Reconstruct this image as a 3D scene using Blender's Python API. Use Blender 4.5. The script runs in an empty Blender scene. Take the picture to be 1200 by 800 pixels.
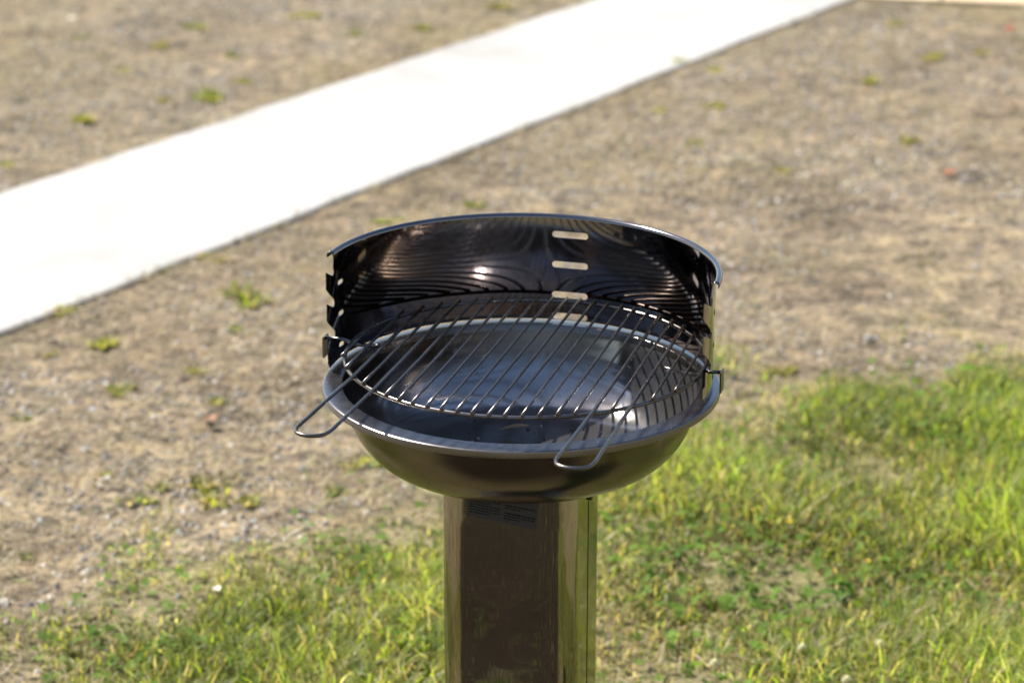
import bpy, bmesh, math, random
import numpy as np
from mathutils import Vector, Matrix
from mathutils.geometry import delaunay_2d_cdt
random.seed(7); rng = np.random.default_rng(11)
S = bpy.context.scene
COL = S.collection
R_ = math.radians

# ------------------------------------------------------------------ camera
RZ = 0.75                                   # height of the bowl rim above the ground
CAM_L, CAM_H, PIT, YAW, FPX = 2.6396, 0.9354, 0.32536, -0.004016, 2891.9
cam = bpy.data.cameras.new('camera'); cam_o = bpy.data.objects.new('camera', cam); COL.objects.link(cam_o)
cam_o.location = (0, -CAM_L, RZ + CAM_H)
cam_o.rotation_euler = (math.pi/2 - PIT, 0, -YAW)
cam.sensor_width = 36; cam.lens = 36*FPX/1200
cam.clip_end = 2000
cam.dof.use_dof = True; cam.dof.focus_distance = 2.70; cam.dof.aperture_fstop = 5.6; cam.dof.aperture_blades = 9
S.camera = cam_o

# ------------------------------------------------------------------ light
SUN_AZ, SUN_EL = 145.0, 50.0                # azimuth counter-clockwise from +X, elevation
world = bpy.data.worlds.new('World'); S.world = world; world.use_nodes = True
wn = world.node_tree.nodes; bg = wn['Background']
sky = wn.new('ShaderNodeTexSky'); sky.sky_type = 'NISHITA'; sky.sun_disc = False
sky.sun_elevation = R_(SUN_EL); sky.sun_rotation = R_(90-SUN_AZ)
sky.air_density = 1.0; sky.dust_density = 1.0; sky.ozone_density = 1.0
world.node_tree.links.new(sky.outputs[0], bg.inputs[0]); bg.inputs[1].default_value = 0.075
sun = bpy.data.lights.new('sun', 'SUN'); sun.energy = 5.0; sun.angle = R_(0.5); sun.color = (1, .93, .82)
sun_o = bpy.data.objects.new('sun', sun); COL.objects.link(sun_o)
sd = Vector((math.cos(R_(SUN_AZ))*math.cos(R_(SUN_EL)), math.sin(R_(SUN_AZ))*math.cos(R_(SUN_EL)), math.sin(R_(SUN_EL))))
sun_o.rotation_euler = sd.to_track_quat('Z', 'Y').to_euler()
sun_o.location = sd*20
S.view_settings.view_transform = 'Standard'; S.view_settings.look = 'None'
S.view_settings.exposure = 1.5; S.view_settings.gamma = 1
S.render.engine = 'CYCLES'
S.cycles.max_bounces = 10; S.cycles.glossy_bounces = 6; S.cycles.caustics_reflective = True
S.cycles.sample_clamp_indirect = 6

# ------------------------------------------------------------------ helpers
_pq = (-1.234, 2.954); _pd = (.5176, .8556)
def _pside(x, y): return (x-_pq[0])*_pd[1]-(y-_pq[1])*_pd[0]
def gz(x, y):
    """gentle unevenness of the ground"""
    x = np.asarray(x, float); y = np.asarray(y, float)
    d = np.hypot(x, y-3.5)
    w = np.clip((9-d)/4, 0, 1)
    w = w*np.clip((np.abs(_pside(x, y))-.45)/.4, 0, 1)      # level beside and under the path
    return w*(.006*np.sin(3.1*x+1.3*y)+.005*np.sin(5.3*y-2.2*x+1)+.003*np.sin(11*x+7*y)+.0025*np.sin(9*x-13*y+2))
def ray(px, py):
    v = ((px-600)/FPX, 1, (400-py)/FPX); cp, sp = math.cos(PIT), math.sin(PIT)
    y = v[1]*cp+v[2]*sp; z = -v[1]*sp+v[2]*cp; x = v[0]
    cy, sy = math.cos(YAW), math.sin(YAW)
    return x*cy+y*sy, -x*sy+y*cy, z
def G(px, py, z=0.0):
    """where a line of sight meets level z"""
    x, y, d = ray(px, py); k = (z-(CAM_H+RZ))/d
    return x*k, y*k-CAM_L

def link(name, me, mat=None, parent=None):
    o = bpy.data.objects.new(name, me); COL.objects.link(o)
    if mat is not None:
        if not me.materials: me.materials.append(mat)
    if parent is not None: o.parent = parent
    return o
def tag(o, label=None, cat=None, group=None, kind=None):
    if label: o['label'] = label
    if cat: o['category'] = cat
    if group: o['group'] = group
    if kind: o['kind'] = kind
    return o
def empty(name, loc, rz=0):
    o = bpy.data.objects.new(name, None); COL.objects.link(o); o.location = loc; o.rotation_euler = (0, 0, rz)
    o.empty_display_size = .1
    return o
def bm_obj(name, bm, mat, parent=None, smooth=True):
    me = bpy.data.meshes.new(name); bm.to_mesh(me); bm.free()
    if smooth:
        for p in me.polygons: p.use_smooth = True
    return link(name, me, mat, parent)
def np_mesh(name, verts, faces, cols=None, smooth=True):
    """verts (n,3); faces (m,k) with one k"""
    me = bpy.data.meshes.new(name)
    verts = np.ascontiguousarray(verts, np.float32); faces = np.ascontiguousarray(faces, np.int32)
    m, k = faces.shape
    me.vertices.add(len(verts)); me.vertices.foreach_set('co', verts.ravel())
    me.loops.add(m*k); me.loops.foreach_set('vertex_index', faces.ravel())
    me.polygons.add(m)
    me.polygons.foreach_set('loop_start', np.arange(0, m*k, k, dtype=np.int32))
    me.polygons.foreach_set('loop_total', np.full(m, k, np.int32))
    me.polygons.foreach_set('use_smooth', np.full(m, smooth, bool))
    me.update(calc_edges=True)
    if cols is not None:
        a = me.color_attributes.new('tone', 'FLOAT_COLOR', 'POINT')
        c = np.ones((len(verts), 4), np.float32); c[:, :3] = cols
        a.data.foreach_set('color', c.ravel())
    return me
def sweep(pts, r, seg=10, closed=False, flat=None):
    """round wire along points -> bmesh"""
    pts = [Vector(p) for p in pts]; n = len(pts); bm = bmesh.new(); rings = []
    up = Vector((0, 0, 1))
    for i, p in enumerate(pts):
        a = pts[(i-1) % n] if (closed or i > 0) else p
        b = pts[(i+1) % n] if (closed or i < n-1) else p
        t = (b-a).normalized()
        u = up if abs(t.dot(up)) < .95 else Vector((0, 1, 0))
        s = t.cross(u).normalized(); w = s.cross(t)
        rings.append([bm.verts.new(p + r*(math.cos(q)*s+math.sin(q)*w)) for q in [2*math.pi*k/seg for k in range(seg)]])
    for i in range(n if closed else n-1):
        A, B = rings[i], rings[(i+1) % n]
        for k in range(seg): bm.faces.new((A[k], A[(k+1) % seg], B[(k+1) % seg], B[k]))
    if not closed:
        for A in (rings[0], rings[-1]): bm.faces.new(A)
    bmesh.ops.recalc_face_normals(bm, faces=bm.faces)
    return bm
def round_path(pts, rad, n=6):
    """rounds the inner corners of a polyline"""
    P = [Vector(p) for p in pts]; out = [P[0]]
    for i in range(1, len(P)-1):
        a, b, c = P[i-1], P[i], P[i+1]
        u = (a-b); v = (c-b); k = min(rad, u.length*.49, v.length*.49)
        p0 = b+u.normalized()*k; p1 = b+v.normalized()*k
        for j in range(n+1):
            t = j/n; out.append((1-t)**2*p0+2*t*(1-t)*b+t*t*p1)
    out.append(P[-1]); return out
def lathe(prof, seg=160, a0=0, a1=2*math.pi, mat=None):
    """profile list of (r,z)"""
    full = abs(a1-a0-2*math.pi) < 1e-6; bm = bmesh.new(); cols = []
    m = seg if full else seg+1
    for i in range(m):
        a = a0+(a1-a0)*i/seg; c, s = math.cos(a), math.sin(a)
        cols.append([bm.verts.new((r*c, r*s, z)) if (r > 1e-6 or i == 0) else cols[0][j] for j, (r, z) in enumerate(prof)])
    for i in range(seg):
        A, B = cols[i], cols[(i+1) % m]
        for j in range(len(prof)-1):
            q = []
            for v in (A[j], B[j], B[j+1], A[j+1]):
                if v not in q: q.append(v)
            if len(q) > 2: bm.faces.new(q)
    bm.normal_update()
    for e in bm.edges:
        if len(e.link_faces) == 2 and e.link_faces[0].normal.angle(e.link_faces[1].normal, 0) > .5: e.smooth = False
    return bm
def spline(pts, n=8):
    """Catmull-Rom through 2D points"""
    P = [Vector(p) for p in pts]; P = [2*P[0]-P[1]]+P+[2*P[-1]-P[-2]]; out = []
    for i in range(1, len(P)-2):
        for j in range(n):
            t = j/n; a, b, c, d = P[i-1:i+3]
            out.append(tuple(.5*((2*b)+(c-a)*t+(2*a-5*b+4*c-d)*t*t+(3*b-a-3*c+d)*t**3)))
    out.append(tuple(P[-2])); return out

# ------------------------------------------------------------------ materials
def mat_new(name):
    m = bpy.data.materials.new(name); m.use_nodes = True
    nt = m.node_tree; return m, nt, nt.nodes['Principled BSDF'], nt.nodes['Material Output']
def N(nt, kind, **kw):
    n = nt.nodes.new(kind)
    for k, v in kw.items():
        if k in n.inputs: n.inputs[k].default_value = v
        else: setattr(n, k, v)
    return n
def ramp(nt, stops, interp='LINEAR'):
    n = nt.nodes.new('ShaderNodeValToRGB'); cr = n.color_ramp; cr.interpolation = interp
    while len(cr.elements) < len(stops): cr.elements.new(.5)
    for e, (p, c) in zip(cr.elements, stops): e.position = p; e.color = (*c, 1)
    return n
def mix(nt, fac, a, b, mode='MIX'):
    n = nt.nodes.new('ShaderNodeMix'); n.data_type = 'RGBA'; n.blend_type = mode
    for sock, v in ((0, fac), (6, a), (7, b)):
        if hasattr(v, 'links') or isinstance(v, bpy.types.NodeSocket): nt.links.new(v, n.inputs[sock])
        elif sock == 0: n.inputs[0].default_value = v
        else: n.inputs[sock].default_value = (*v, 1)
    return n.outputs[2]

def metal(name, base, tint, rough, bump_scale, bump, grain=(60, 60, 60), grain_amt=.0, aniso=0.0, smudge=.05, painted_refl=0.0):
    """stainless steel: heat tint, smudges in the gloss, slight waviness of the sheet"""
    m, nt, P, O = mat_new(name); L = nt.links.new
    tc = N(nt, 'ShaderNodeTexCoord')
    n1 = N(nt, 'ShaderNodeTexNoise', Scale=7.0, Detail=5.0, Roughness=.6); L(tc.outputs['Object'], n1.inputs['Vector'])
    r1 = ramp(nt, [(.38, (0, 0, 0)), (.68, (1, 1, 1))]); L(n1.outputs[0], r1.inputs[0])
    n3 = N(nt, 'ShaderNodeTexNoise', Scale=150.0, Detail=3.0); L(tc.outputs['Object'], n3.inputs['Vector'])
    r3 = ramp(nt, [(.66, (0, 0, 0)), (.72, (1, 1, 1))]); L(n3.outputs[0], r3.inputs[0])
    c = mix(nt, r1.outputs[0], base, tint)
    c = mix(nt, r3.outputs[0], c, tuple(b*.8 for b in tint))
    if painted_refl:                                        # dark reflection painted on the bowl's upper wall, uneven at its lower edge
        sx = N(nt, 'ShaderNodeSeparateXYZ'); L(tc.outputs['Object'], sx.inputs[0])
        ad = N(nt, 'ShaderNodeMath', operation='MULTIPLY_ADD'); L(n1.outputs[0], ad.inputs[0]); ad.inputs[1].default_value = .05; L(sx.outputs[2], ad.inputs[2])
        ms = N(nt, 'ShaderNodeMapRange'); L(ad.outputs[0], ms.inputs[0]); ms.inputs[1].default_value = painted_refl; ms.inputs[2].default_value = painted_refl+.022
        mx = N(nt, 'ShaderNodeMapRange'); L(sx.outputs[0], mx.inputs[0]); mx.inputs[1].default_value = .15; mx.inputs[2].default_value = .02  # the painted reflection fades away on the sunlit side
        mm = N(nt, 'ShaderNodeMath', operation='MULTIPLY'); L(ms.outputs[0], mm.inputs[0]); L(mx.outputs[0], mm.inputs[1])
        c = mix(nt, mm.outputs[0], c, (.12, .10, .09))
    L(c, P.inputs['Base Color']); P.inputs['Metallic'].default_value = .93 if 'bowl' in name else 1
    n2 = N(nt, 'ShaderNodeTexNoise', Scale=22.0, Detail=6.0, Roughness=.65); L(tc.outputs['Object'], n2.inputs['Vector'])
    mr = N(nt, 'ShaderNodeMapRange'); L(n2.outputs[0], mr.inputs[0])
    mr.inputs[1].default_value = .3; mr.inputs[2].default_value = .75
    mr.inputs[3].default_value = rough; mr.inputs[4].default_value = rough+smudge
    L(mr.outputs[0], P.inputs['Roughness'])
    if aniso: P.inputs['Anisotropic'].default_value = aniso
    nb = N(nt, 'ShaderNodeTexNoise', Scale=bump_scale, Detail=1.5); L(tc.outputs['Object'], nb.inputs['Vector'])
    b = N(nt, 'ShaderNodeBump', Strength=bump, Distance=.01); L(nb.outputs[0], b.inputs['Height'])
    if grain_amt:
        mp = N(nt, 'ShaderNodeMapping'); mp.inputs['Scale'].default_value = grain; L(tc.outputs['Object'], mp.inputs['Vector'])
        ng = N(nt, 'ShaderNodeTexNoise', Scale=1.0, Detail=3.0); L(mp.outputs[0], ng.inputs['Vector'])
        b2 = N(nt, 'ShaderNodeBump', Strength=grain_amt, Distance=.002); L(ng.outputs[0], b2.inputs['Height']); L(b.outputs[0], b2.inputs['Normal'])
        b = b2
    L(b.outputs[0], P.inputs['Normal'])
    return m
M = {}
M['bowl'] = metal('bowl_steel', (.37, .37, .385), (.28, .26, .245), .085, 9, .03, (5, 5, 90), .02, smudge=.10, painted_refl=RZ-.03)
M['rim'] = metal('rim_steel', (.17, .163, .17), (.14, .127, .12), .2, 9, .03, smudge=.12)
M['bowl_out'] = metal('outer_steel', (.18, .16, .14), (.14, .115, .095), .15, 7, .04, (5, 5, 120), .03, smudge=.12)
M['screen'] = metal('windscreen_steel', (.235, .215, .22), (.205, .15, .11), .04, 11, .06, smudge=.05)
M['rim2'] = metal('rolled_steel', (.16, .15, .155), (.12, .10, .09), .1, 16, .03, smudge=.08)
M['column'] = metal('column_steel', (.34, .31, .265), (.28, .245, .205), .015, 13, .17, (420, 420, 2.5), .028, smudge=.035)
M['wire'] = metal('chromed_wire', (.17, .158, .152), (.075, .055, .04), .2, 60, .05, smudge=.15)
M['rust'] = metal('rusty_weld', (.20, .12, .07), (.12, .07, .04), .5, 80, .3)
M['dark'] = metal('dark_bolt', (.06, .055, .05), (.05, .04, .04), .4, 60, .1)
def plain(name, col, rough=.6, spec=.3):
    m, nt, P, O = mat_new(name); P.inputs['Base Color'].default_value = (*col, 1); P.inputs['Roughness'].default_value = rough
    P.inputs['Specular IOR Level'].default_value = spec; return m
M['sticker'] = plain('grey_sticker', (.052, .044, .038), .6, .15)
M['ink'] = plain('black_ink', (.006, .006, .006), .6, .15)
def leafy(name, tlc=.45, rough=.5, spec=.3):
    """thin leaves: colour per blade, light passing through"""
    m, nt, P, O = mat_new(name); L = nt.links.new
    a = N(nt, 'ShaderNodeAttribute', attribute_name='tone')
    P.inputs['Roughness'].default_value = rough; P.inputs['Specular IOR Level'].default_value = spec
    L(a.outputs['Color'], P.inputs['Base Color'])
    t = N(nt, 'ShaderNodeBsdfTranslucent')
    c = mix(nt, 1.0, a.outputs['Color'], (1.82, 1.82, .8), 'MULTIPLY'); L(c, t.inputs['Color'])
    ms = N(nt, 'ShaderNodeMixShader'); ms.inputs[0].default_value = tlc
    L(P.outputs[0], ms.inputs[1]); L(t.outputs[0], ms.inputs[2]); L(ms.outputs[0], O.inputs['Surface'])
    return m
M['grass'] = leafy('grass_blade', .55)
M['straw'] = leafy('dry_straw', .25, .6, .25)
M['leaf'] = leafy('weed_leaf', .45, .65, .12)
def toned(name, rough=.75):
    m, nt, P, O = mat_new(name); a = N(nt, 'ShaderNodeAttribute', attribute_name='tone')
    tc = N(nt, 'ShaderNodeTexCoord'); n = N(nt, 'ShaderNodeTexNoise', Scale=160.0, Detail=3.0); nt.links.new(tc.outputs['Object'], n.inputs['Vector'])
    r = ramp(nt, [(.3, (.7, .7, .7)), (.7, (1.15, 1.15, 1.15))]); nt.links.new(n.outputs[0], r.inputs[0])
    nt.links.new(mix(nt, 1.0, a.outputs['Color'], r.outputs[0], 'MULTIPLY'), P.inputs['Base Color'])
    P.inputs['Roughness'].default_value = rough; P.inputs['Specular IOR Level'].default_value = .35
    return m
M['stone'] = toned('gravel_stone')

# ------------------------------------------------------------------ where grass grows (points on the ground: lushness, dryness)
CTRL = [  # px, py, lush 0..1, dry 0..1
 (0,0,.02,.5),(300,60,.03,.5),(600,300,.0,.5),(900,150,.0,.5),(1190,150,.0,.5),(1190,300,.0,.6),(1000,350,0,.7),
 (0,450,0,.4),(200,480,0,.4),(100,600,0,.4),(250,630,.04,.6),(60,690,.0,.6),(330,600,.04,.7),(420,580,.14,.8),(480,600,.2,.8),
 (10,790,.12,.6),(100,760,.65,.45),(220,700,.3,.6),(200,760,.95,.3),(330,670,.4,.55),(320,740,1.2,.05),(250,770,1.1,.1),(380,760,1.1,.15),(430,690,.7,.3),(500,640,.5,.6),
 (420,780,.9,.3),(500,740,.85,.4),(510,690,.6,.6),(560,640,.6,.65),(700,620,.65,.6),(720,740,.45,.95),(760,790,.55,.9),
 (760,660,.8,.45),(800,690,.8,.5),(840,600,.9,.35),(790,560,.7,.5),(840,520,.65,.4),(860,500,.25,.6),(850,470,0,.5),(930,430,0,.6),(1100,410,0.0,.7),(900,470,.1,.6),
 (960,510,.95,.15),(1000,470,1,.05),(1060,480,1,.0),(1100,500,1,.1),(940,500,.7,.3),(1190,445,.9,.05),(1150,455,.9,.05),(1080,445,.15,.4),(1190,425,.1,.5),
 (900,560,.85,.35),(980,560,.9,.3),(1100,580,.9,.4),(1190,560,1,.1),(950,640,.95,.3),(900,650,.9,.4),(890,680,.8,.5),(930,660,.85,.45),
 (1050,640,1,.2),(1170,700,.55,.8),(1190,640,.95,.15),(1090,740,1,.2),(1180,780,.95,.3),(950,780,.9,.4),(860,760,.6,.75),(1000,720,.9,.4),(830,700,.65,.7),
 (100,300,0,.5),(300,250,0,.5),(250,380,0,.5),(380,440,0,.6),(330,520,.0,.6),(150,530,0,.5),(500,480,.0,.7),(650,420,0,.6),(750,350,0,.6),(750,250,0,.5),(880,280,0,.6),(1050,250,0,.5),(900,370,0,.6),(1000,410,0,.7),(1180,380,0,.7),(600,200,0,.5),(1100,80,0,.5),(650,520,.1,.8),(760,450,0,.7),(450,520,.02,.7),
 (600,800,.5,.6),(300,880,.75,.6),(900,880,.8,.6),(600,960,.45,.95),(250,1150,.4,1),(600,1300,.4,1.),(0,900,.6,.7),(0,1300,.35,1),(1200,900,.9,.4),(1000,1300,.5,.9),(1350,600,.9,.2),(1350,450,.7,.2),(1350,350,0,.6),(-150,700,.1,.6),(-150,850,.6,.5),(-100,500,0,.4)]
cg = np.array([G(a, b) for a, b, _, _ in CTRL]); cv = np.array([(c, d) for _, _, c, d in CTRL])
def field(x, y):
    x = np.atleast_1d(x); y = np.atleast_1d(y); out = np.zeros((len(x), 2))
    for i in range(0, len(x), 20000):
        sl = slice(i, i+20000)
        d2 = (x[sl, None]-cg[None, :, 0])**2+(.6*(y[sl, None]-cg[None, :, 1]))**2
        w = 1/(d2+.004)**2
        out[sl] = w@cv/w.sum(1, keepdims=True)
    return out
_ph = rng.uniform(0, 6.28, (8, 3)); _fr = rng.normal(0, 1, (8, 2))
def lump(x, y, f):
    s = 0
    for k in range(8): s = s+np.sin(f*(_fr[k, 0]*x+_fr[k, 1]*y)+_ph[k, 0])
    return s/8**.5                      # about -1.5..1.5

def added_dark_ground(x, y):
    """unseen dark ground added in front for the steel to reflect (1 inside)"""
    d = np.hypot((x+.15)/1.35, (y+1.25)/.95)+.16*lump(x, y, 4)
    return np.clip((1.05-d)/.25, 0, 1)
# ------------------------------------------------------------------ the path: two parallel edges on the ground
PA, PB = np.array(G(0, 388, .012)), np.array(G(985, 3, .012))          # near edge, top of the slab
PC, PD = np.array(G(0, 225, .012)), np.array(G(690, .5, .012))         # far edge
pdir = (PB-PA)/np.linalg.norm(PB-PA); pdir2 = (PD-PC)/np.linalg.norm(PD-PC)
def side(x, y, p, d): return (x-p[0])*d[1]-(y-p[1])*d[0]   # >0 : to the right of the line (towards the camera)
def on_path(x, y, pad=0.0): return (side(x, y, PA, pdir) < pad) & (side(x, y, PC, pdir2) > -pad)

# ------------------------------------------------------------------ ground sheet
def axis(lo, hi, st, far):
    a = list(np.arange(lo, hi+1e-6, st)); g = st; b = [hi]; c = [lo]
    while b[-1] < far: g *= 1.5; b.append(b[-1]+g); c.append(c[-1]-g)
    return np.array(c[:0:-1]+a+b[1:])
ax, ay = axis(-3, 3, .05, 400), axis(-3.5, 8.5, .05, 400)
gx_, gy_ = np.meshgrid(ax, ay); nx, ny = len(ax), len(ay)
gv = np.stack([gx_.ravel(), gy_.ravel(), gz(gx_.ravel(), gy_.ravel())], 1)
idx = np.arange(nx*ny).reshape(ny, nx)
gf = np.stack([idx[:-1, :-1].ravel(), idx[:-1, 1:].ravel(), idx[1:, 1:].ravel(), idx[1:, :-1].ravel()], 1)
lush = field(gv[:, 0], gv[:, 1])
far_ = np.hypot(gv[:, 0], gv[:, 1]-2) > 9
fl = np.where(far_[:, None], .3+.25*np.sin(gv[:, :2]*.7), lush)
gm = np_mesh('ground', gv, gf, np.stack([fl[:, 0], fl[:, 1], added_dark_ground(gv[:, 0], gv[:, 1])], 1))
m, nt, P, O = mat_new('dry_ground'); L = nt.links.new
tc = N(nt, 'ShaderNodeTexCoord'); at = N(nt, 'ShaderNodeAttribute', attribute_name='tone')
sep = N(nt, 'ShaderNodeSeparateColor'); L(at.outputs['Color'], sep.inputs[0])
n1 = N(nt, 'ShaderNodeTexNoise', Scale=2.2, Detail=6.0, Roughness=.62); L(tc.outputs['Object'], n1.inputs['Vector'])
r1 = ramp(nt, [(.3, (.068, .054, .040)), (.45, (.135, .109, .080)), (.57, (.178, .146, .101)), (.70, (.132, .116, .096))]); L(n1.outputs[0], r1.inputs[0])
n2 = N(nt, 'ShaderNodeTexNoise', Scale=55.0, Detail=5.0, Roughness=.7); L(tc.outputs['Object'], n2.inputs['Vector'])
r2 = ramp(nt, [(.32, (.38, .38, .38)), (.52, (1, 1, 1)), (.72, (1.7, 1.65, 1.55))]); L(n2.outputs[0], r2.inputs[0])
c = mix(nt, 1.0, r1.outputs[0], r2.outputs[0], 'MULTIPLY')
soil = mix(nt, n2.outputs[0], (.07, .072, .028), (.20, .185, .085))
n5 = N(nt, 'ShaderNodeTexNoise', Scale=13.0, Detail=6.0, Roughness=.75); L(tc.outputs['Object'], n5.inputs['Vector'])
r5 = ramp(nt, [(.37, (.42, .41, .41)), (.5, (1, 1, 1)), (.63, (1.55, 1.47, 1.28))]); L(n5.outputs[0], r5.inputs[0])
c = mix(nt, 1.0, c, r5.outputs[0], 'MULTIPLY')
n4 = N(nt, 'ShaderNodeTexNoise', Scale=3.4, Detail=7.0, Roughness=.68); L(tc.outputs['Object'], n4.inputs['Vector'])
r4 = ramp(nt, [(.6, (0, 0, 0)), (.75, (.55, .55, .55))]); L(n4.outputs[0], r4.inputs[0])
c = mix(nt, r4.outputs[0], c, (.13, .12, .045))
c = mix(nt, sep.outputs[0], c, soil)
c = mix(nt, sep.outputs[2], c, mix(nt, n2.outputs[0], (.010, .008, .006), (.034, .027, .019))); L(c, P.inputs['Base Color']); P.inputs['Roughness'].default_value = .95; P.inputs['Specular IOR Level'].default_value = .1  # near-black colour of the unseen patch, added to darken the steel's reflections
b = N(nt, 'ShaderNodeBump', Strength=.8, Distance=.012); L(n2.outputs[0], b.inputs['Height']); L(b.outputs[0], P.inputs['Normal'])
tag(link('ground', gm, m), kind='structure')

# ------------------------------------------------------------------ concrete path
m, nt, P, O = mat_new('pale_concrete'); L = nt.links.new
tc = N(nt, 'ShaderNodeTexCoord'); n1 = N(nt, 'ShaderNodeTexNoise', Scale=1.6, Detail=7.0, Roughness=.6); L(tc.outputs['Object'], n1.inputs['Vector'])
r1 = ramp(nt, [(.28, (.205, .20, .192)), (.42, (.25, .247, .24)), (.62, (.285, .281, .274))]); L(n1.outputs[0], r1.inputs[0])
n2 = N(nt, 'ShaderNodeTexNoise', Scale=120.0, Detail=4.0); L(tc.outputs['Object'], n2.inputs['Vector'])
r2 = ramp(nt, [(.3, (.9, .9, .9)), (.6, (1, 1, 1))]); L(n2.outputs[0], r2.inputs[0])
L(mix(nt, 1.0, r1.outputs[0], r2.outputs[0], 'MULTIPLY'), P.inputs['Base Color']); P.inputs['Roughness'].default_value = .85
b = N(nt, 'ShaderNodeBump', Strength=.25, Distance=.003); L(n2.outputs[0], b.inputs['Height']); L(b.outputs[0], P.inputs['Normal'])
bm = bmesh.new()
ts = np.linspace(-6, 16, 221)
rows = []
wob = lambda t, s: .003*math.sin(3.1*t+s)+.0025*math.sin(8.3*t+2*s)+.002*math.sin(19*t+s*3)+random.uniform(-.003, .003)
for t in ts:
    near = PA+pdir*t; far = PC+pdir2*t
    nn = np.array([pdir[1], -pdir[0]]); fn = -np.array([pdir2[1], -pdir2[0]])
    a = near+nn*wob(t, 0); d = far+fn*wob(t, 1.7)
    rows.append([bm.verts.new((a[0]+nn[0]*.004, a[1]+nn[1]*.004, -.06)), bm.verts.new((a[0], a[1], .008)), bm.verts.new((a[0]-nn[0]*.008, a[1]-nn[1]*.008, .012)),
                 bm.verts.new((d[0]-fn[0]*.008, d[1]-fn[1]*.008, .012)), bm.verts.new((d[0], d[1], .008)), bm.verts.new((d[0]+fn[0]*.004, d[1]+fn[1]*.004, -.06))])
for A, B in zip(rows[:-1], rows[1:]):
    for k in range(5): bm.faces.new((A[k], B[k], B[k+1], A[k+1]))
bmesh.ops.recalc_face_normals(bm, faces=bm.faces)
tag(bm_obj('path', bm, m, smooth=False), kind='structure')

# ------------------------------------------------------------------ the barbecue
PH = .2615                                          # turned this far clockwise
bbq = empty('pedestal_barbecue', (0, 0, 0), -PH)
tag(bbq, 'round stainless steel charcoal barbecue with half-round windscreen on a steel column', 'barbecue')
T = 1.0e-3
inner = [(.2035, -.0005), (.2027, -.0016), (.2006, -.008), (.1968, -.023), (.191, -.042), (.180, -.062), (.161, -.081), (.134, -.0935), (.10, -.0995), (.05, -.1025), (0, -.103)]
outer = [(0, -.106), (.05, -.1055), (.10, -.1025), (.135, -.0965), (.1635, -.0837), (.183, -.064), (.1942, -.043), (.1998, -.023), (.2028, -.009), (.2042, -.0045), (.2065, -.0032)]
prof = [(x, z+RZ) for x, z in spline(outer, 7)] + [(x, z+RZ) for x, z in [(.2235, -.0045), (.2238, -.009), (.2246, -.0095), (.2252, -.009), (.2253, -.004), (.2249, -.0022), (.2238, -.0014), (.2222, -.0011)]] + [(x, z+RZ) for x, z in spline(inner, 7)]
bm = lathe(prof[::-1], 192)
bmesh.ops.recalc_face_normals(bm, faces=bm.faces)
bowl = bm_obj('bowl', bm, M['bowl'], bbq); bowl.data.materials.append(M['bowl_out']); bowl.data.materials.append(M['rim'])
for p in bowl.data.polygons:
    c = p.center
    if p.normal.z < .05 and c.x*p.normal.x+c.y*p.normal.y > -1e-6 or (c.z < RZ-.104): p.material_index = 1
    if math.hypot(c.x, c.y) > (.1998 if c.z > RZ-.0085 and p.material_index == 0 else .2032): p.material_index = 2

# windscreen: a sheet with notched ends and slots, bent to a half cylinder
RW = .2200; Z0, Z1 = .0012, .1285
VAL = [.0305, .068, .1055]
def end_line():
    o = [(.026, Z0), (.032, .009)]
    for k, v in enumerate(VAL):
        o += [(.033, v+.0105), (.032, v+.0120), (.016, v+.0050), (.004, v), (.0008, v+.0006), (-.0012, v+.0035), (0, v+.007), (.002, v+.0096)]
        if k < 2: o += [(.0335, v+.0300), (.034, v+.032)]
    o += [(0, Z1-.004), (0, Z1)]
    return o
E_ = end_line(); W_ = math.pi*RW
loop = [(-s, z) for s, z in E_]+[(W_+s, z) for s, z in E_[::-1]]
def stadium(cx, cz, l, h, n=6):
    r = h/2; o = []
    for sx, a0 in ((1, -90), (-1, 90)):
        for k in range(n+1):
            a = R_(a0+180*k/n); o.append((cx+sx*(l/2-r)+r*math.cos(a), cz+r*math.sin(a)))
    return o
holes = [stadium(W_/2-.005, z, .0450, .0080) for z in (.1085, .0708, .0328, .0058)]
for v in VAL:
    holes += [stadium(.019, v-.0137, .0150, .0056), stadium(W_-.019, v-.0137, .0150, .0056)]
def inside(p, poly):
    x, y = p; c = False; j = len(poly)-1
    for i in range(len(poly)):
        (a, b_), (d, e) = poly[i], poly[j]
        if (b_ > y) != (e > y) and x < (d-a)*(y-b_)/(e-b_)+a: c = not c
        j = i
    return c
def seg_d(p, poly):
    q = np.array(poly); r = np.roll(q, -1, 0); d = r-q; w = np.array(p)-q
    t = np.clip((w*d).sum(1)/np.maximum((d*d).sum(1), 1e-12), 0, 1)
    return np.hypot(*(w-d*t[:, None]).T).min()
# subdivide the long straight edges of the outline
def dens(poly, st):
    o = []
    for i in range(len(poly)):
        a, b_ = np.array(poly[i]), np.array(poly[(i+1) % len(poly)]); n = max(1, int(np.hypot(*(b_-a))/st))
        o += [tuple(a+(b_-a)*k/n) for k in range(n)]
    return o
loop = dens(loop, .007)
pts, edges = [], []
for poly in [loop]+holes:
    k = len(pts); n = len(poly); pts += poly; edges += [(k+i, k+(i+1) % n) for i in range(n)]
for u in np.arange(-.030, W_+.032, .0068):
    for z in np.arange(.006, Z1, .0085):
        p = (u, z)
        if inside(p, loop) and seg_d(p, loop) > .0025 and all(not inside(p, h) and seg_d(p, h) > .0022 for h in holes): pts.append(p)
vo, eo, fo, *_r = delaunay_2d_cdt([Vector(p) for p in pts], edges, [], 0, 1e-7)
tri = []
for f in fo:
    cpt = sum((vo[i] for i in f), Vector((0, 0)))/3
    if inside(cpt, loop) and not any(inside(cpt, h) for h in holes): tri.append(tuple(f))
verts, norms, faces = [], [], []
nv = len(vo)
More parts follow.
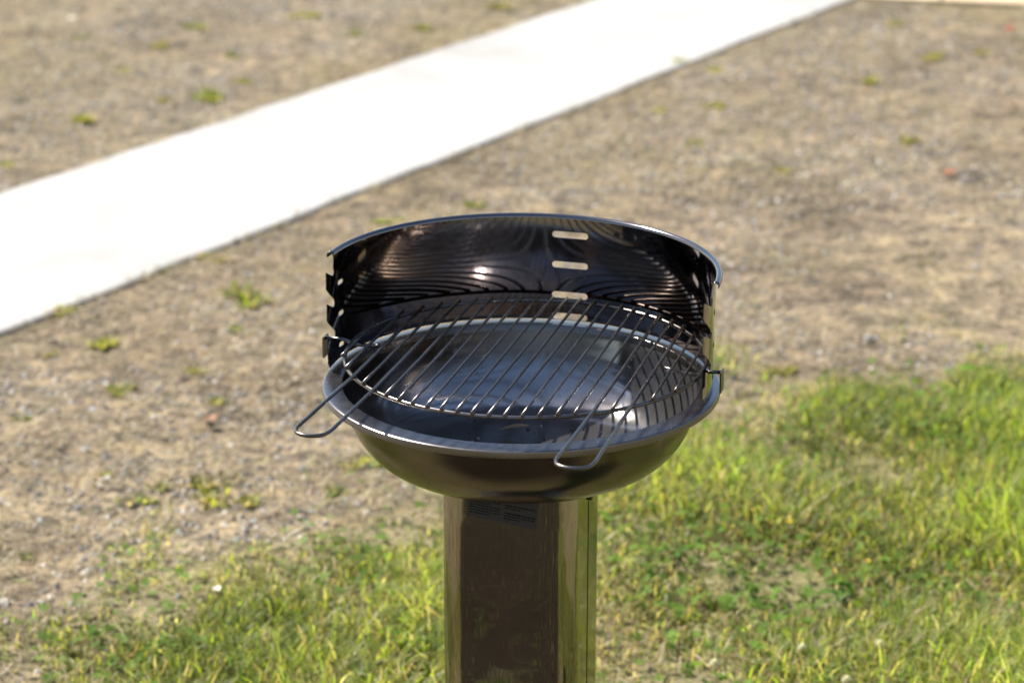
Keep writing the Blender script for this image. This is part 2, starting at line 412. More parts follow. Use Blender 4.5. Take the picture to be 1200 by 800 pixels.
for sgn, rad in ((-1, RW-T), (1, RW)):
    for v in vo:
        a = v.x/RW; verts.append((rad*math.cos(a), rad*math.sin(a), RZ+v.y)); norms.append((sgn*math.cos(a), sgn*math.sin(a), 0))
cnt = {}
for f in tri:
    for i in range(3):
        e = (f[i], f[(i+1) % 3]); cnt[tuple(sorted(e))] = cnt.get(tuple(sorted(e)), 0)+1
for f in tri: faces += [(f[2], f[1], f[0]), tuple(i+nv for i in f)]
for f in tri:
    for i in range(3):
        a, b_ = f[i], f[(i+1) % 3]
        if cnt[tuple(sorted((a, b_)))] == 1:
            k = len(verts); q = [verts[a], verts[b_], verts[b_+nv], verts[a+nv]]
            nrm = (Vector(q[1])-Vector(q[0])).cross(Vector(q[3])-Vector(q[0])).normalized()
            verts += q; norms += [tuple(nrm)]*4; faces.append((k, k+1, k+2, k+3))
me = bpy.data.meshes.new('windscreen'); me.from_pydata(verts, [], faces)
for p in me.polygons: p.use_smooth = True
me.normals_split_custom_set_from_vertices(norms)
screen = link('windscreen', me, M['screen'], bbq); screen.location = (-.0028, 0, 0)
# rolled edge along its top, open towards the ends
q = []
for k in range(11):
    a = R_(180-22*k); q.append((RW-T+.0042+.0042*math.cos(a), RZ+Z1+.0042*math.sin(a)))
q2 = [(RW-T+.0042+(x-(RW-T+.0042))*.72, RZ+Z1+(z-RZ-Z1)*.72) for x, z in q][::-1]
bm = lathe(q+q2+[q[0]], 120, -.004, math.pi+.004)
for i in (0, -1):
    pass
bmesh.ops.holes_fill(bm, edges=[e for e in bm.edges if e.is_boundary])
bmesh.ops.recalc_face_normals(bm, faces=bm.faces)
bm_obj('rolled_rim', bm, M['rim2'], screen)

# column: two bent steel shells that meet half way along the sides
FL, CR = .0420, .0378
def shell(sign, z0, z1, grow=0.0):
    o = []
    c = FL
    o.append((sign*(c+CR+grow), .0008)) if False else None
    pts = []
    pts.append((c+CR, -.0022)); pts.append((c+CR, -.02)); pts.append((c+CR, -FL))
    for k in range(1, 13): a = R_(-90*k/12); pts.append((c+CR*math.cos(a), -FL+CR*math.sin(a)))
    for k in range(1, 9): pts.append((c-2*c*k/8, -FL-CR))
    for k in range(1, 13): a = R_(-90-90*k/12); pts.append((-c+CR*math.cos(a), -FL+CR*math.sin(a)))
    pts.append((-c-CR, -.02)); pts.append((-c-CR, -.0022))
    if sign < 0: pts = [(-x, -y) for x, y in pts]
    bm = bmesh.new(); zs = np.linspace(z0, z1, 16); rows = []
    n = len(pts)
    inn = []
    for i, (x, y) in enumerate(pts):
        a = Vector(pts[max(i-1, 0)]); b_ = Vector(pts[min(i+1, n-1)]); t = (b_-a).normalized()
        inn.append((x-t.y*-1*-.0012*-1, y+t.x*-.0012*-1) if False else (x*(1-.0012/.078), y*(1-.0012/.078) if abs(y) > .001 else y))
    ring = pts+inn[::-1]
    for z in zs: rows.append([bm.verts.new((x, y, z)) for x, y in ring])
    m_ = len(ring)
    for A, B in zip(rows[:-1], rows[1:]):
        for k in range(m_): bm.faces.new((A[k], A[(k+1) % m_], B[(k+1) % m_], B[k]))
    for r in (rows[0], rows[-1]):
        for k in range(n-1): bm.faces.new((r[k], r[k+1], r[m_-2-k], r[m_-1-k]))
    bmesh.ops.recalc_face_normals(bm, faces=bm.faces)
    for e in bm.edges:
        if len(e.link_faces) == 2 and e.link_faces[0].normal.angle(e.link_faces[1].normal, 0) > 1.0: e.smooth = False
    return bm
CTOP = RZ-.1045
column = empty('column', (0, 0, 0)); column.parent = bbq
bm_obj('front_shell', shell(1, .012, CTOP), M['column'], column)
bm_obj('rear_shell', shell(-1, .012, CTOP), M['column'], column)
bm = bmesh.new(); bmesh.ops.create_cube(bm, size=1, matrix=Matrix.LocRotScale((0, 0, .33), None, (2*(FL+CR)-.0045, .012, .62)))
bm_obj('seam_strip', bm, M['dark'], column, False)
bm = lathe([(0, .026), (.17, .026), (.176, .022), (.178, .014), (.178, -.01), (0, -.01)][::-1], 64)
bmesh.ops.recalc_face_normals(bm, faces=bm.faces)
bm_obj('base_plate', bm, M['column'], bbq, False)
for sx in (1, -1):
    bm = bmesh.new(); bmesh.ops.create_cone(bm, cap_ends=True, segments=16, radius1=.0052, radius2=.0044, depth=.005, matrix=Matrix.Translation((sx*(FL+CR+.001), .004, CTOP-.0315)) @ Matrix.Rotation(sx*math.pi/2, 4, 'Y'))
    bm_obj('bolt', bm, M['dark'], column, False)
# instruction sticker

bm = bmesh.new(); bmesh.ops.create_cube(bm, size=1, matrix=Matrix.Diagonal((.081, .0006, .040, 1)))
st = bm_obj('sticker', bm, M['sticker'], bbq, False)
st.location = (0, -FL-CR-.0006, CTOP-.0190); st.rotation_euler = (0, R_(6), 0)
bm = bmesh.new()
for cx in (-.0205, .0205):
    for r in range(10):
        if r in (3,) or (cx > 0 and r == 6): continue
        z = .0150-r*.0032; x = cx-.0175; end = cx+.0175*(1 if r not in (2, 5, 9) else random.uniform(-.2, .6))
        bold = r in (4,) or (r == 7 and cx > 0)
        while x < end:
            w = random.uniform(.0018, .0052); w = min(w, end-x+.0005)
            bmesh.ops.create_cube(bm, size=1, matrix=Matrix.LocRotScale((x+w/2, -.00035, z), None, (w, .0002, .00185 if bold else .00135)))
            x += w+.0009
bm_obj('printed_text', bm, M['ink'], st, False)

# ------------------------------------------------------------------ cooking grate (rests in the notches)
gr = empty('cooking_grate', (.0048, -.002, RZ+.0310), -PH)
tag(gr, 'round wire cooking grate with two loop handles resting in the windscreen notches', 'grill grate')
RG, WR = .2040, .00175
bm_obj('ring', sweep([(RG*math.cos(a), RG*math.sin(a), -.0014) for a in np.linspace(0, 2*math.pi, 128, endpoint=False)], .0023, 12, True), M['wire'], gr)
SP = .0175; XO = -.0035
hand = {-9: 0, -7: 0, 7: 1, 9: 1}
def ylim(x, pad): return math.sqrt(max((RG+pad)**2-x*x, 1e-6))
welds = bmesh.new()
for i in range(-11, 12):
    x = XO+i*SP
    if abs(x) > RG-.004: continue
    y1 = ylim(x, .0030)
    zc = .0024
    sag = lambda y: zc-.0006*math.cos(y*7+i)*0.6
    if i not in hand:
        ys = np.linspace(-y1, y1, 9)
        bm_obj('bar', sweep([(x+.0004*math.sin(i*3+y*9), y, sag(y)) for y in ys], WR*random.uniform(.92, 1.05), 8), M['wire'], gr)
    for sy in (-1, 1):
        bmesh.ops.create_icosphere(welds, subdivisions=1, radius=.0029, matrix=Matrix.Translation((x, sy*ylim(x, 0.0005), .0003)) @ Matrix.Diagonal((1, 1.2, .8, 1)))
bm_obj('weld_spots', welds, M['rust'], gr)['kind'] = 'stuff'
for i0, i1, y0 in ((-9, -7, -.303), (7, 9, -.320)):
    xa, xb = XO+i0*SP, XO+i1*SP
    d = -.0085 if i0 < 0 else -.006; e = -.006 if i0 < 0 else -.001
    yA, yB = ylim(xa, .003), ylim(xb, .003)
    P_ = [(xa, yA, .0024), (xa, yA*.4, .0022), (xa, -yA*.5, .0022), (xa, -yA, .0024), (xa+d, y0+.012, -.0005), (xa+d+.004, y0, -.0010), ((xa+xb)/2+d/2+e/2, y0-.006, -.0012), (xb+e-.004, y0, -.001), (xb+e, y0+.012, -.0005), (xb, -yB, .0024), (xb, -yB*.5, .0022), (xb, yB*.4, .0022), (xb, yB, .0024)]
    bm_obj('handle', sweep(round_path(P_, .008, 5), WR*1.22, 10), M['wire'], gr)
for sx in (-1, 1):
    off = -.0047 if sx > 0 else -.0047
    xe = sx*.2285+(-.0047) if sx > 0 else -.2380
    h = empty('hook', (0, 0, 0)); h.parent = gr
    pts_ = [(sx*.160, 0, -.0022), (sx*.178, .0012*sx, -.0062), (sx*.192, 0, -.0072), (RG*sx, 0, -.0066), (sx*.213-.002, 0, -.0020), (xe, 0, -.0015)]
    bm_obj('rod', sweep(round_path(pts_, .006, 4), .0022, 10), M['wire'], h)
    bm = bmesh.new(); bmesh.ops.create_cube(bm, size=1, matrix=Matrix.LocRotScale((xe+sx*.0012, 0, -.0115), None, (.0018, .017, .0245)))
    bmesh.ops.bevel(bm, geom=list(bm.edges), offset=.0005, segments=1)
    bm_obj('tab', bm, M['wire'], h, False)

# ------------------------------------------------------------------ scattered ground cover
def visible_pts(n, ymin=-.2, ymax=8.2):
    """random points on the strip of ground the photograph looks at, with a margin"""
    y = ymin+(ymax-ymin)*rng.random(int(n)) ; half = np.maximum((y+CAM_L)*.235, .8)+.35
    x = (rng.random(int(n))*2-1)*half
    w = half/half.max(); k = rng.random(int(n)) < w
    return x[k], y[k]
ICO = bmesh.new(); bmesh.ops.create_icosphere(ICO, subdivisions=1, radius=1); ICO.verts.ensure_lookup_table()
ico_v = np.array([v.co[:] for v in ICO.verts]); ico_f = np.array([[v.index for v in f.verts] for f in ICO.faces])
i0 = bmesh.new(); bmesh.ops.create_icosphere(i0, subdivisions=1, radius=1)
def rot_z(v, a): c, s = np.cos(a), np.sin(a); return np.stack([v[..., 0]*c-v[..., 1]*s, v[..., 0]*s+v[..., 1]*c, v[..., 2]], -1)
PAL = .72*np.array([(.36, .33, .29), (.26, .24, .22), (.30, .24, .18), (.42, .37, .31), (.17, .17, .17), (.25, .28, .30), (.34, .23, .17), (.50, .46, .40), (.20, .155, .12), (.60, .57, .52)])
PW = np.array([.17, .16, .17, .11, .14, .10, .06, .05, .08, .03])
octa_v = np.array([(1,0,0),(.31,.95,0),(-.81,.59,0),(-.81,-.59,0),(.31,-.95,0),(.25,.18,.8),(-.3,.1,.85),(.05,-.3,.75),(0,0,-.8)])
octa_f = []
_h = bmesh.new()
for v in octa_v: _h.verts.new(v)
bmesh.ops.convex_hull(_h, input=_h.verts); bmesh.ops.triangulate(_h, faces=_h.faces); _h.verts.ensure_lookup_table(); _h.verts.index_update()
st_v = np.array([v.co[:] for v in _h.verts]); st_f = np.array([[v.index for v in f.verts] for f in _h.faces]); _h.free()
def stones(n, smin, smax):
    x, y = visible_pts(n)
    f = field(x, y)
    keep = ~on_path(x, y, .02) & (rng.random(len(x)) < np.clip(1-f[:, 0]*2.2, .02, 1)*np.clip(.62+.5*lump(x, y, 3.5)+.4*lump(x-7, y, 11), .08, 1.3))
    keep &= rng.random(len(x)) > .8*added_dark_ground(x, y)
    x, y = x[keep], y[keep]; n = len(x)
    s = smin*(smax/smin)**(rng.random(n)**1.7)
    v = st_v[None]*(1+rng.normal(0, .16, (n, len(st_v), 1)))
    v = v*np.stack([s*rng.uniform(.8, 1.3, n), s*rng.uniform(.7, 1.1, n), s*rng.uniform(.4, .8, n)], 1)[:, None]
    v = rot_z(v, rng.uniform(0, 6.28, n)[:, None]); tl = rng.normal(0, .25, (n, 2))
    v[..., 2] += v[..., 0]*tl[:, :1]+v[..., 1]*tl[:, 1:]
    v += np.stack([x, y, gz(x, y)+s*.12], 1)[:, None]
    fc = (st_f[None]+(np.arange(n)*len(st_v))[:, None, None]).reshape(-1, 3)
    c = PAL[rng.choice(len(PAL), n, p=PW/PW.sum())]*rng.uniform(.5, 1.45, (n, 1))
    return v.reshape(-1, 3), fc, np.repeat(c, len(st_v), 0)
v, f, c = stones(230000, .0026, .0085)
tag(link('gravel', np_mesh('gravel', v, f, c, False), M['stone']), 'loose grey and brown gravel scattered over the dry ground', 'gravel', kind='stuff')

def blades(x, y, z, L_, W, head, lean, curl, cols, seg=3, tipc=None):
    """grass blades as tapering bent strips"""
    n = len(x); t = np.linspace(0, 1, seg+1)
    hx, hy = np.cos(head), np.sin(head)
    a = lean[:, None]+curl[:, None]*t[None]             # angle from vertical
    da = L_[:, None]/seg
    hor = np.concatenate([np.zeros((n, 1)), np.cumsum(np.sin(a[:, :-1])*da, 1)], 1); ver = np.concatenate([np.zeros((n, 1)), np.cumsum(np.cos(a[:, :-1])*da, 1)], 1)
    cx = x[:, None]+hor*hx[:, None]; cy = y[:, None]+hor*hy[:, None]; cz = np.maximum(z[:, None]+ver, z[:, None]+.0008)
    tw = head+np.pi/2+rng.normal(0, .5, n)
    w = W[:, None]*np.array([.8, 1, .75, .1] if seg == 3 else [.9, .9, .3])[None]
    sx, sy = np.cos(tw)[:, None]*w/2, np.sin(tw)[:, None]*w/2
    A = np.stack([cx-sx, cy-sy, cz], -1); B = np.stack([cx+sx, cy+sy, cz+.0002], -1)
    V = np.stack([A, B], 2).reshape(n, -1, 3)           # 2*(seg+1)
    k = np.arange(seg)[:, None]*2; q = k+np.array([0, 1, 3, 2])[None]
    F = (q[None]+(np.arange(n)*2*(seg+1))[:, None, None]).reshape(-1, 4)
    C = np.repeat(cols[:, None], 2*(seg+1), 1)
    if tipc is not None:
        tt = np.repeat(t, 2)[None, :, None]; C = C*(1-tt*.7)+tipc[:, None]*tt*.7
    return V.reshape(-1, 3), F, C.reshape(-1, 3)
GREENS = 1.12*np.array([(.13, .175, .024), (.16, .20, .032), (.078, .128, .024), (.20, .22, .055), (.11, .15, .045)])
STRAW = np.array([(.31, .25, .14), (.36, .295, .175), (.23, .172, .095), (.165, .12, .07), (.40, .35, .225)])
# dry thatch over the gravel and under the lawn
x, y = visible_pts(230000); f = field(x, y)
edge_ = np.exp(-(side(x, y, PA, pdir)/.03)**2)+np.exp(-(side(x, y, PC, pdir2)/.03)**2)
keep = ~on_path(x, y, -.012) & (rng.random(len(x)) < np.clip(edge_+.45+.4*lump(x+3, y, 2.6)+.35*lump(x, y+9, 9)+.9*f[:, 0]*f[:, 1]+.3*f[:, 0], .08, 1))
keep &= rng.random(len(x)) > .93*added_dark_ground(x, y)
x, y, f = x[keep], y[keep], f[keep]; n = len(x)
col = STRAW[rng.integers(0, 5, n)]*rng.uniform(.6, 1.1, (n, 1))
g_ = rng.random(n) < np.clip(.03+.05*lump(x, y, 5)+.3*f[:, 0], 0, 1); col[g_] = GREENS[rng.integers(0, 5, g_.sum())]
v, fc, c = blades(x, y, gz(x, y)+rng.uniform(0, .012, n), rng.uniform(.015, .06, n), rng.uniform(.0012, .0030, n), rng.uniform(0, 6.28, n), rng.uniform(1.1, 1.65, n), rng.normal(0, .5, n), col, 2)
tag(link('dry_grass', np_mesh('dry_grass', v, fc, c), M['straw']), 'flattened dead straw-coloured grass lying on the ground', 'dry grass', kind='stuff')
# standing green and half-dry grass
x, y = visible_pts(800000, -1.7, 3.6); f = field(x, y)
lm = lump(x, y, 9); lm2 = lump(x+5, y-2, 24)
keep = ~on_path(x, y, .0) & (rng.random(len(x)) < np.clip(f[:, 0]*(1.0+.35*lm+.35*lm2)-.09, 0, 1)**.8*np.clip(1.2-.55*f[:, 1], 0, 1))
keep &= rng.random(len(x)) > .955*added_dark_ground(x, y)
x, y, f, lm = x[keep], y[keep], f[keep], lm[keep]; n = len(x)
dry = rng.random(n) < f[:, 1]*.72
col = np.where(dry[:, None], STRAW[rng.integers(0, 5, n)]*np.array([.9, .92, .9]), GREENS[rng.integers(0, 5, n)]*(1+.28*lm[:, None]))*rng.uniform(.75, 1.25, (n, 1))
tip = np.where(rng.random((n, 1)) < .3, STRAW[rng.integers(0, 5, n)]*.8, col*1.15)
ln = (.018+.055*np.clip(f[:, 0], 0, 1)**2*(1-.55*f[:, 1]))*rng.uniform(.4, 1.35, n)*(1+.35*lm)
v, fc, c = blades(x, y, gz(x, y), ln, rng.uniform(.0016, .0044, n), rng.uniform(0, 6.28, n), np.abs(rng.normal(0, .6, n))+.1, rng.uniform(.1, 1.8, n), col, 3, tip)
tag(link('grass', np_mesh('grass', v, fc, c), M['grass']), 'patchy green lawn grass with yellowed blades', 'grass', kind='stuff')
NB = n
# clover leaves low in the lawn
x, y = visible_pts(200000, -1.5, 3.2); f = field(x, y); lm = lump(x-4, y+1, 7)
keep = ~on_path(x, y, .05) & (f[:, 0] > .12) & (rng.random(len(x)) > .9*added_dark_ground(x, y)) & (rng.random(len(x)) < np.clip(f[:, 0]*(.25+.5*lm), 0, 1)*.6*np.clip(1.1-f[:, 1], 0, 1))
x, y = x[keep], y[keep]; n = len(x)
lf = np.array([(0, 0, 0), (.35, .42, .04), (.8, .5, .08), (1.05, .22, .03), (.95, 0, .02), (1.05, -.22, .03), (.8, -.5, .08), (.35, -.42, .04)])
lt = np.array([(0, 1, 2), (0, 2, 3), (0, 3, 4), (0, 4, 5), (0, 5, 6), (0, 6, 7)])
s = rng.uniform(.005, .0105, n); h = gz(x, y)+rng.uniform(.008, .035, n); a0 = rng.uniform(0, 6.28, n); tl = rng.normal(0, .3, (n, 2)); vs, fs, cs = [], [], []
cc = np.array((.085, .15, .022))*rng.uniform(.7, 1.35, (n, 1))
for k in range(3):
    q = rot_z(lf[None]*s[:, None, None], (a0+k*2.094)[:, None]); q[..., 2] += q[..., 0]*tl[:, :1]+q[..., 1]*tl[:, 1:]
    q += np.stack([x, y, h], 1)[:, None]; fs.append((lt[None]+((np.arange(n)+k*n)*8)[:, None, None]).reshape(-1, 3)); vs.append(q.reshape(-1, 3)); cs.append(np.repeat(cc, 8, 0))
tag(link('clover', np_mesh('clover', np.concatenate(vs), np.concatenate(fs), np.concatenate(cs)), M['leaf']), 'low dark green clover leaves among the lawn grass', 'clover', kind='stuff')
print('blades', NB, 'clover', n)

# ------------------------------------------------------------------ countable plants and bits
def dist(x, y): return math.hypot(math.hypot(x, y+CAM_L), CAM_H+RZ)
WEED = 'green weeds growing in the gravel'
def weed(px, py, wpx, label, tone='green', tall=1.0, name='weed', cat='weed', group=WEED, dens=1.0):
    x, y = G(px, py); z = float(gz(x, y)); R = wpx*dist(x, y)/FPX/2
    n = int((70+40*random.random())*dens)
    a = rng.uniform(0, 6.28, n); rr = R*np.sqrt(rng.random(n))*.62
    q_ = rng.normal(0, R*.42, (4, 2)); w_ = rng.integers(0, 4, n); bx, by = rr*.55*np.cos(a)+q_[w_, 0], rr*.55*np.sin(a)+q_[w_, 1]
    base = {'green': (.135, .175, .03), 'yellow': (.20, .21, .045), 'olive': (.16, .16, .05), 'deep': (.085, .13, .028)}[tone]
    c = np.array(base)*rng.uniform(.65, 1.3, (n, 1))
    k = rng.random(n) < .3; c[k] = STRAW[1]*rng.uniform(.7, 1, (k.sum(), 1))
    ln = R*rng.uniform(.35, .85, n)*tall
    v1, f1, c1 = blades(bx, by, np.zeros(n), ln, np.clip(R*.16*rng.uniform(.6, 1.6, n), .002, .012), a+rng.normal(0, .5, n), rng.uniform(.35, 1.15, n), rng.uniform(.1, .7, n), c, 3, c*1.1)
    o = link(name, np_mesh(name, v1, f1, c1), M['leaf']); o.location = (x, y, z-.001)
    return tag(o, label, cat, group)
W_LIST = [
 (238,116,36,'bright green weed clump closest beyond the middle of the path','green',1),
 (98,146,24,'pale upright weed beyond the left end of the path','yellow',1.5),
 (4,194,18,'green weed cut by the left photo edge beyond the path','green',1),
 (96,48,22,'dark green tuft upper left beyond the path below pale stone','deep',.9),
 (187,56,26,'olive tuft beyond the path halfway between two greener tufts','olive',.9),
 (229,33,24,'green tuft beyond the path nearest the top left third','green',.9),
 (190,123,20,'small olive weed just left of the bright clump beyond the path','olive',1),
 (146,85,18,'small pale weed left of a row of tufts beyond the path','yellow',.8),
 (272,66,20,'dark small tuft in the dry ground above the bright clump','deep',.9),
 (415,40,22,'dark tuft beyond the path, left one of the pair near the top middle','deep',.8),
 (360,20,34,'wide yellowish weed patch beyond the path near the top','yellow',.6),
 (496,35,26,'green tuft beyond the path right at its far verge','green',.9),
 (585,12,40,'wide dark tuft beyond the path at the top edge of the photo','olive',.7),
 (283,96,22,'low yellowish weed up and right of the bright clump beyond path','yellow',.7),
 (797,76,16,'upright green weed right against the near edge of the path','green',1.9),
 (838,84,26,'low yellow-green weed just right of the upright one at the path edge','yellow',.6),
 (1018,97,24,'bright upright green weed in the gravel at upper right','green',1.6),
 (1092,68,38,'broad yellow-green weed under the timber boards','yellow',.6),
 (1048,28,24,'small green weed nearest the timber boards','olive',.9),
 (1154,63,20,'pale green weed right of the broad one under the boards','olive',.9),
 (1065,172,36,'brownish half-dead weed in the right gravel','olive',.7),
 (838,126,28,'olive weed with dry stalks between path and right gravel','olive',.8),
 (772,130,26,'yellowish low weed near the path right of centre','yellow',.6),
 (814,169,26,'dark green low weed up and right of the barbecue','green',.6),
 (917,203,26,'yellow-green low weed in gravel right of the barbecue','yellow',.6),
 (553,241,28,'green weed just behind the windscreen top left of its slots','green',.8),
 (455,262,30,'green weed behind the left shoulder of the windscreen','green',.7),
 (240,304,40,'wide olive weed between the path and the windscreen','olive',.6),
 (303,353,64,'large bright weed clump left of the windscreen','green',.8),
 (285,389,30,'small green weed right below the large bright clump','green',.7),
 (75,366,26,'bright yellow-green weed growing at the near edge of the path','yellow',1.4),
 (182,318,30,'straw-coloured tuft along the near edge of the path','yellow',.9),
 (122,408,34,'upright yellow-green weed in the left gravel','yellow',1.2),
 (55,418,20,'small olive weed in the left gravel below the path','olive',.9),
 (232,442,26,'yellow weed with dark base in the left gravel','yellow',.9),
 (140,460,34,'green weed with pale spread in the left gravel','green',.9),
 (252,474,34,'olive-green weed left of the grate handle','green',.6),
 (28,493,18,'tiny dark weed at the far left of the gravel','deep',.9),
 (128,553,22,'small yellowish weed in the lower left gravel','yellow',.9),
 (168,583,62,'low dense green weed patch, left of the two in lower gravel','deep',.5),
 (260,588,66,'low bright weed patch, right of the two in lower gravel','yellow',.6),
 (250,565,66,'grey-green mossy weed behind the bright low patch','olive',.5),
 (394,579,34,'dark green weed between lower gravel and the bowl','deep',.7),
 (428,545,46,'yellow-green weed under the left side of the bowl','yellow',.7),
 (29,648,30,'dark weed at the far left beside the lawn corner','deep',.8),
 (915,430,38,'brown-green weed in dark gravel right of the bowl','olive',.7)]
for a in W_LIST: weed(*a)

def leaf_mesh(name, L_, W, arch, col, seg=6, twist=.0, notch=0.0):
    """one broad leaf with a folded midrib, growing along +X"""
    v, f = [], []
    for i in range(seg+1):
        t = i/seg; w = W*math.sin(math.pi*min(.04+t*.96, .985))**.7*(.55+.6*t)*(1-notch*(i % 2))
        x = L_*t*math.cos(arch*t*.6); z = L_*(math.sin(arch)*t-math.sin(arch)*.75*t*t)
        v += [(x, -w/2, z+w*.18), (x, 0, z), (x, w/2, z+w*.18)]
        if i: k = 3*i; f += [(k-3, k-2, k+1, k), (k-2, k-1, k+2, k+1)]
    me = np_mesh(name, np.array(v), np.array(f), np.array(col)*np.ones((len(v), 3))); return me
def rosette(px, py, n, L_, W, arch, col, label, notch=0.0):
    x, y = G(px, py); r = empty('broad_leaf_plant', (x, y, float(gz(x, y))), random.uniform(0, 6)); tag(r, label, 'weed')
    for i in range(n):
        c = np.array(col)*random.uniform(.75, 1.3); s = random.uniform(.65, 1.15)
        o = link('leaf', leaf_mesh('leaf', L_*s, W*s, arch*random.uniform(.6, 1.3), c, notch=notch), M['leaf'], r)
        o.rotation_euler = (random.uniform(-.3, .3), 0, i*6.283/n+random.uniform(-.3, .3)); o.location = (0, 0, .004+.002*i)
rosette(484, 762, 7, .062, .022, .9, (.075, .15, .025), 'broad leaved weed with pale shining leaves left of the steel column', .25)
rosette(520, 752, 5, .040, .016, .7, (.06, .13, .02), 'small broad leaved weed touching the left edge of the column', .2)
rosette(795, 655, 6, .040, .016, .6, (.045, .11, .02), 'dark broad leaved weed in the lawn right of the column')
rosette(1160, 447, 5, .075, .018, 1.25, (.10, .19, .02), 'upright broad leaved weed at the top of the right lawn', .1)
rosette(985, 700, 6, .036, .015, .6, (.06, .14, .03), 'broad leaved weed in the middle of the right lawn', .2)

M['petal'] = leafy('white_petal', .3, .6); M['stalk'] = plain('green_stalk', (.10, .16, .04))
def flower(px, py, kind, label, size=.007, h=.045):
    x, y = G(px, py, h); z = float(gz(x, y)); r = empty('clover_flower' if kind == 'white' else 'yellow_flower', (x, y, z)); tag(r, label, 'flower', 'white clover flowers in the lawn' if kind == 'white' else 'small yellow flowers in the lawn')
    bm_obj('stem', sweep([(.006, 0, 0), (.003, .001, h*.5), (0, 0, h)], .0008, 6), M['stalk'], r)
    v, f, c = [], [], []
    if kind == 'white':
        for i in range(60):
            t = math.acos(1-1.75*(i+.5)/60); a = i*2.4; d = Vector((math.sin(t)*math.cos(a), math.sin(t)*math.sin(a), math.cos(t)))
            s = d.orthogonal().normalized()*size*.16; u = d.cross(s); p = d*size*.55; q = d*size*random.uniform(.95, 1.1); k = len(v)
            v += [p-s, p+s, q+s*.9+u*.4, q-s*.9-u*.2]; f.append((k, k+1, k+2, k+3)); c += [(.50, .48, .41) if i < 40 else (.30, .25, .16)]*4
        o = link('flower_head', np_mesh('flower_head', np.array([tuple(q) for q in v]), np.array(f), np.array(c), False), M['petal'], r); o.location = (0, 0, h)
    else:
        for i in range(5):
            me = leaf_mesh('petal', size, size*.8, .7, (.75, .50, .02), 4)
            o = link('petal', me, M['petal'], r); o.location = (0, 0, h); o.rotation_euler = (0, 0, i*1.2566)
flower(837, 781, 'white', 'white clover flower in dry grass, the one nearest the column')
flower(940, 758, 'white', 'white clover flower in the lower right lawn, left one of the near pair')
flower(1031, 752, 'white', 'white clover flower in the lower right lawn, right one of the near pair', .0085)
flower(992, 795, 'white', 'white clover flower cut by the bottom edge of the photo')
flower(925, 616, 'yellow', 'yellow flower in the lawn, upper left of the scattered few', .0045, .03)
flower(882, 603, 'yellow', 'yellow flower in the lawn closest to the barbecue bowl', .004, .03)
flower(987, 676, 'yellow', 'yellow flower in the lawn, lowest of the scattered few', .0045, .03)
flower(1018, 655, 'yellow', 'yellow flower in the lawn, rightmost of the scattered few', .004, .03)

M['dead'] = leafy('dead_leaf', .3, .6)
def scrap(px, py, L_, W, col, label, name='dry_leaf', cat='leaf', z=None, rz=None):
    x, y = G(px, py); o = link(name, leaf_mesh(name, L_, W, .5, col, 6), M['dead'])
    o.location = (x, y, float(gz(x, y))+.006); o.rotation_euler = (random.uniform(-.3, .3), random.uniform(-.3, .1), random.uniform(0, 6) if rz is None else rz)
    return tag(o, label, cat)
scrap(1106, 209, .035, .026, (.42, .10, .06), 'bright red petal lying on the right gravel', 'red_petal', 'petal')
scrap(1180, 41, .055, .035, (.30, .08, .045), 'reddish brown leaf below the timber boards')
scrap(1195, 128, .045, .03, (.17, .075, .05), 'dark red-brown leaf at the right edge of the gravel')
scrap(240, 495, .05, .03, (.24, .12, .07), 'red-brown dead leaf in the gravel left of the grate handle')
scrap(250, 698, .022, .018, (.75, .72, .66), 'small white petal where gravel meets the left lawn', 'white_petal', 'petal')
scrap(92, 22, .04, .03, (.62, .58, .52), 'pale bleached leaf on dry ground at the upper left')

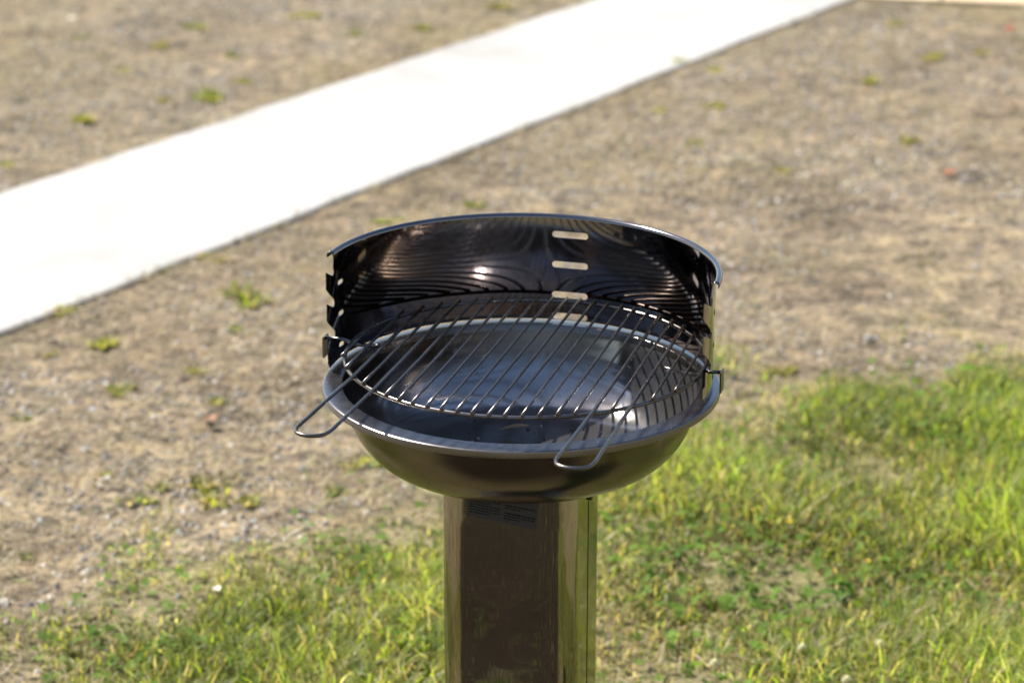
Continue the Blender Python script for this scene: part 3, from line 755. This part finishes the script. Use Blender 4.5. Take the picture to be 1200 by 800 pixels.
# two planks lying on the ground at the far right
m, nt, P, O = mat_new('fresh_timber'); L = nt.links.new
tc = N(nt, 'ShaderNodeTexCoord'); mp = N(nt, 'ShaderNodeMapping'); mp.inputs['Scale'].default_value = (2, 40, 40); L(tc.outputs['Object'], mp.inputs['Vector'])
n1 = N(nt, 'ShaderNodeTexNoise', Scale=2.0, Detail=5.0); L(mp.outputs[0], n1.inputs['Vector'])
r1 = ramp(nt, [(.3, (.40, .29, .18)), (.7, (.56, .44, .30))]); L(n1.outputs[0], r1.inputs[0]); L(r1.outputs[0], P.inputs['Base Color']); P.inputs['Roughness'].default_value = .7
a = np.array(G(1043, 1.5)); b_ = np.array(G(1200, 8.5)); d = (b_-a)/np.linalg.norm(b_-a); nrm = np.array([-d[1], d[0]]); rz = math.atan2(d[1], d[0])
j = np.array(G(1102, 4.1))
for c0, ln, lab in ((j-d*.63, 1.25, 'dull timber plank lying flat at top right, left of the joint'), (j+d*.93+nrm*.004, 1.85, 'bright timber plank lying flat at the top right corner')):
    bm = bmesh.new(); bmesh.ops.create_cube(bm, size=1, matrix=Matrix.Diagonal((ln, .14, .009, 1))); bmesh.ops.bevel(bm, geom=list(bm.edges), offset=.002, segments=1)
    o = bm_obj('timber_plank', bm, m, None, False); q = c0+nrm*.07; o.location = (q[0], q[1], .007); o.rotation_euler = (0, 0, rz)
    tag(o, lab, 'plank', 'timber planks along the gravel')

# what lies in the bowl: a dead leaf and a little ash
zb = RZ-.0985; x, y = G(607, 507, zb)
o = link('dry_leaf', leaf_mesh('dry_leaf', .036, .008, .25, (.24, .18, .11), 7), M['dead']); o.location = (x-.022, y, zb+.004); o.rotation_euler = (.25, -.06, .06)
tag(o, 'curled tan leaf lying inside the barbecue bowl behind its front rim', 'leaf')
n = 90; a = rng.uniform(0, 6.28, n); r = .135*np.sqrt(rng.random(n)); s_ = rng.uniform(.0006, .0022, n)
v = st_v[None]*s_[:, None, None]*(1+rng.normal(0, .2, (n, len(st_v), 1))); rz_ = np.interp(r, [0, .05, .10, .134], [-.103, -.1025, -.0995, -.0935])
v = v+np.stack([r*np.cos(a), r*np.sin(a), RZ+rz_+s_*.5], 1)[:, None]
c = np.where(rng.random((n, 1)) < .3, .45, .05)*np.ones((n, 3))*rng.uniform(.6, 1.2, (n, 1))
tag(link('ash', np_mesh('ash', v.reshape(-1, 3), (st_f[None]+(np.arange(n)*len(st_v))[:, None, None]).reshape(-1, 3), np.repeat(c, len(st_v), 0), False), M['stone']), 'crumbs of ash and charcoal on the floor of the bowl', 'ash', kind='stuff')
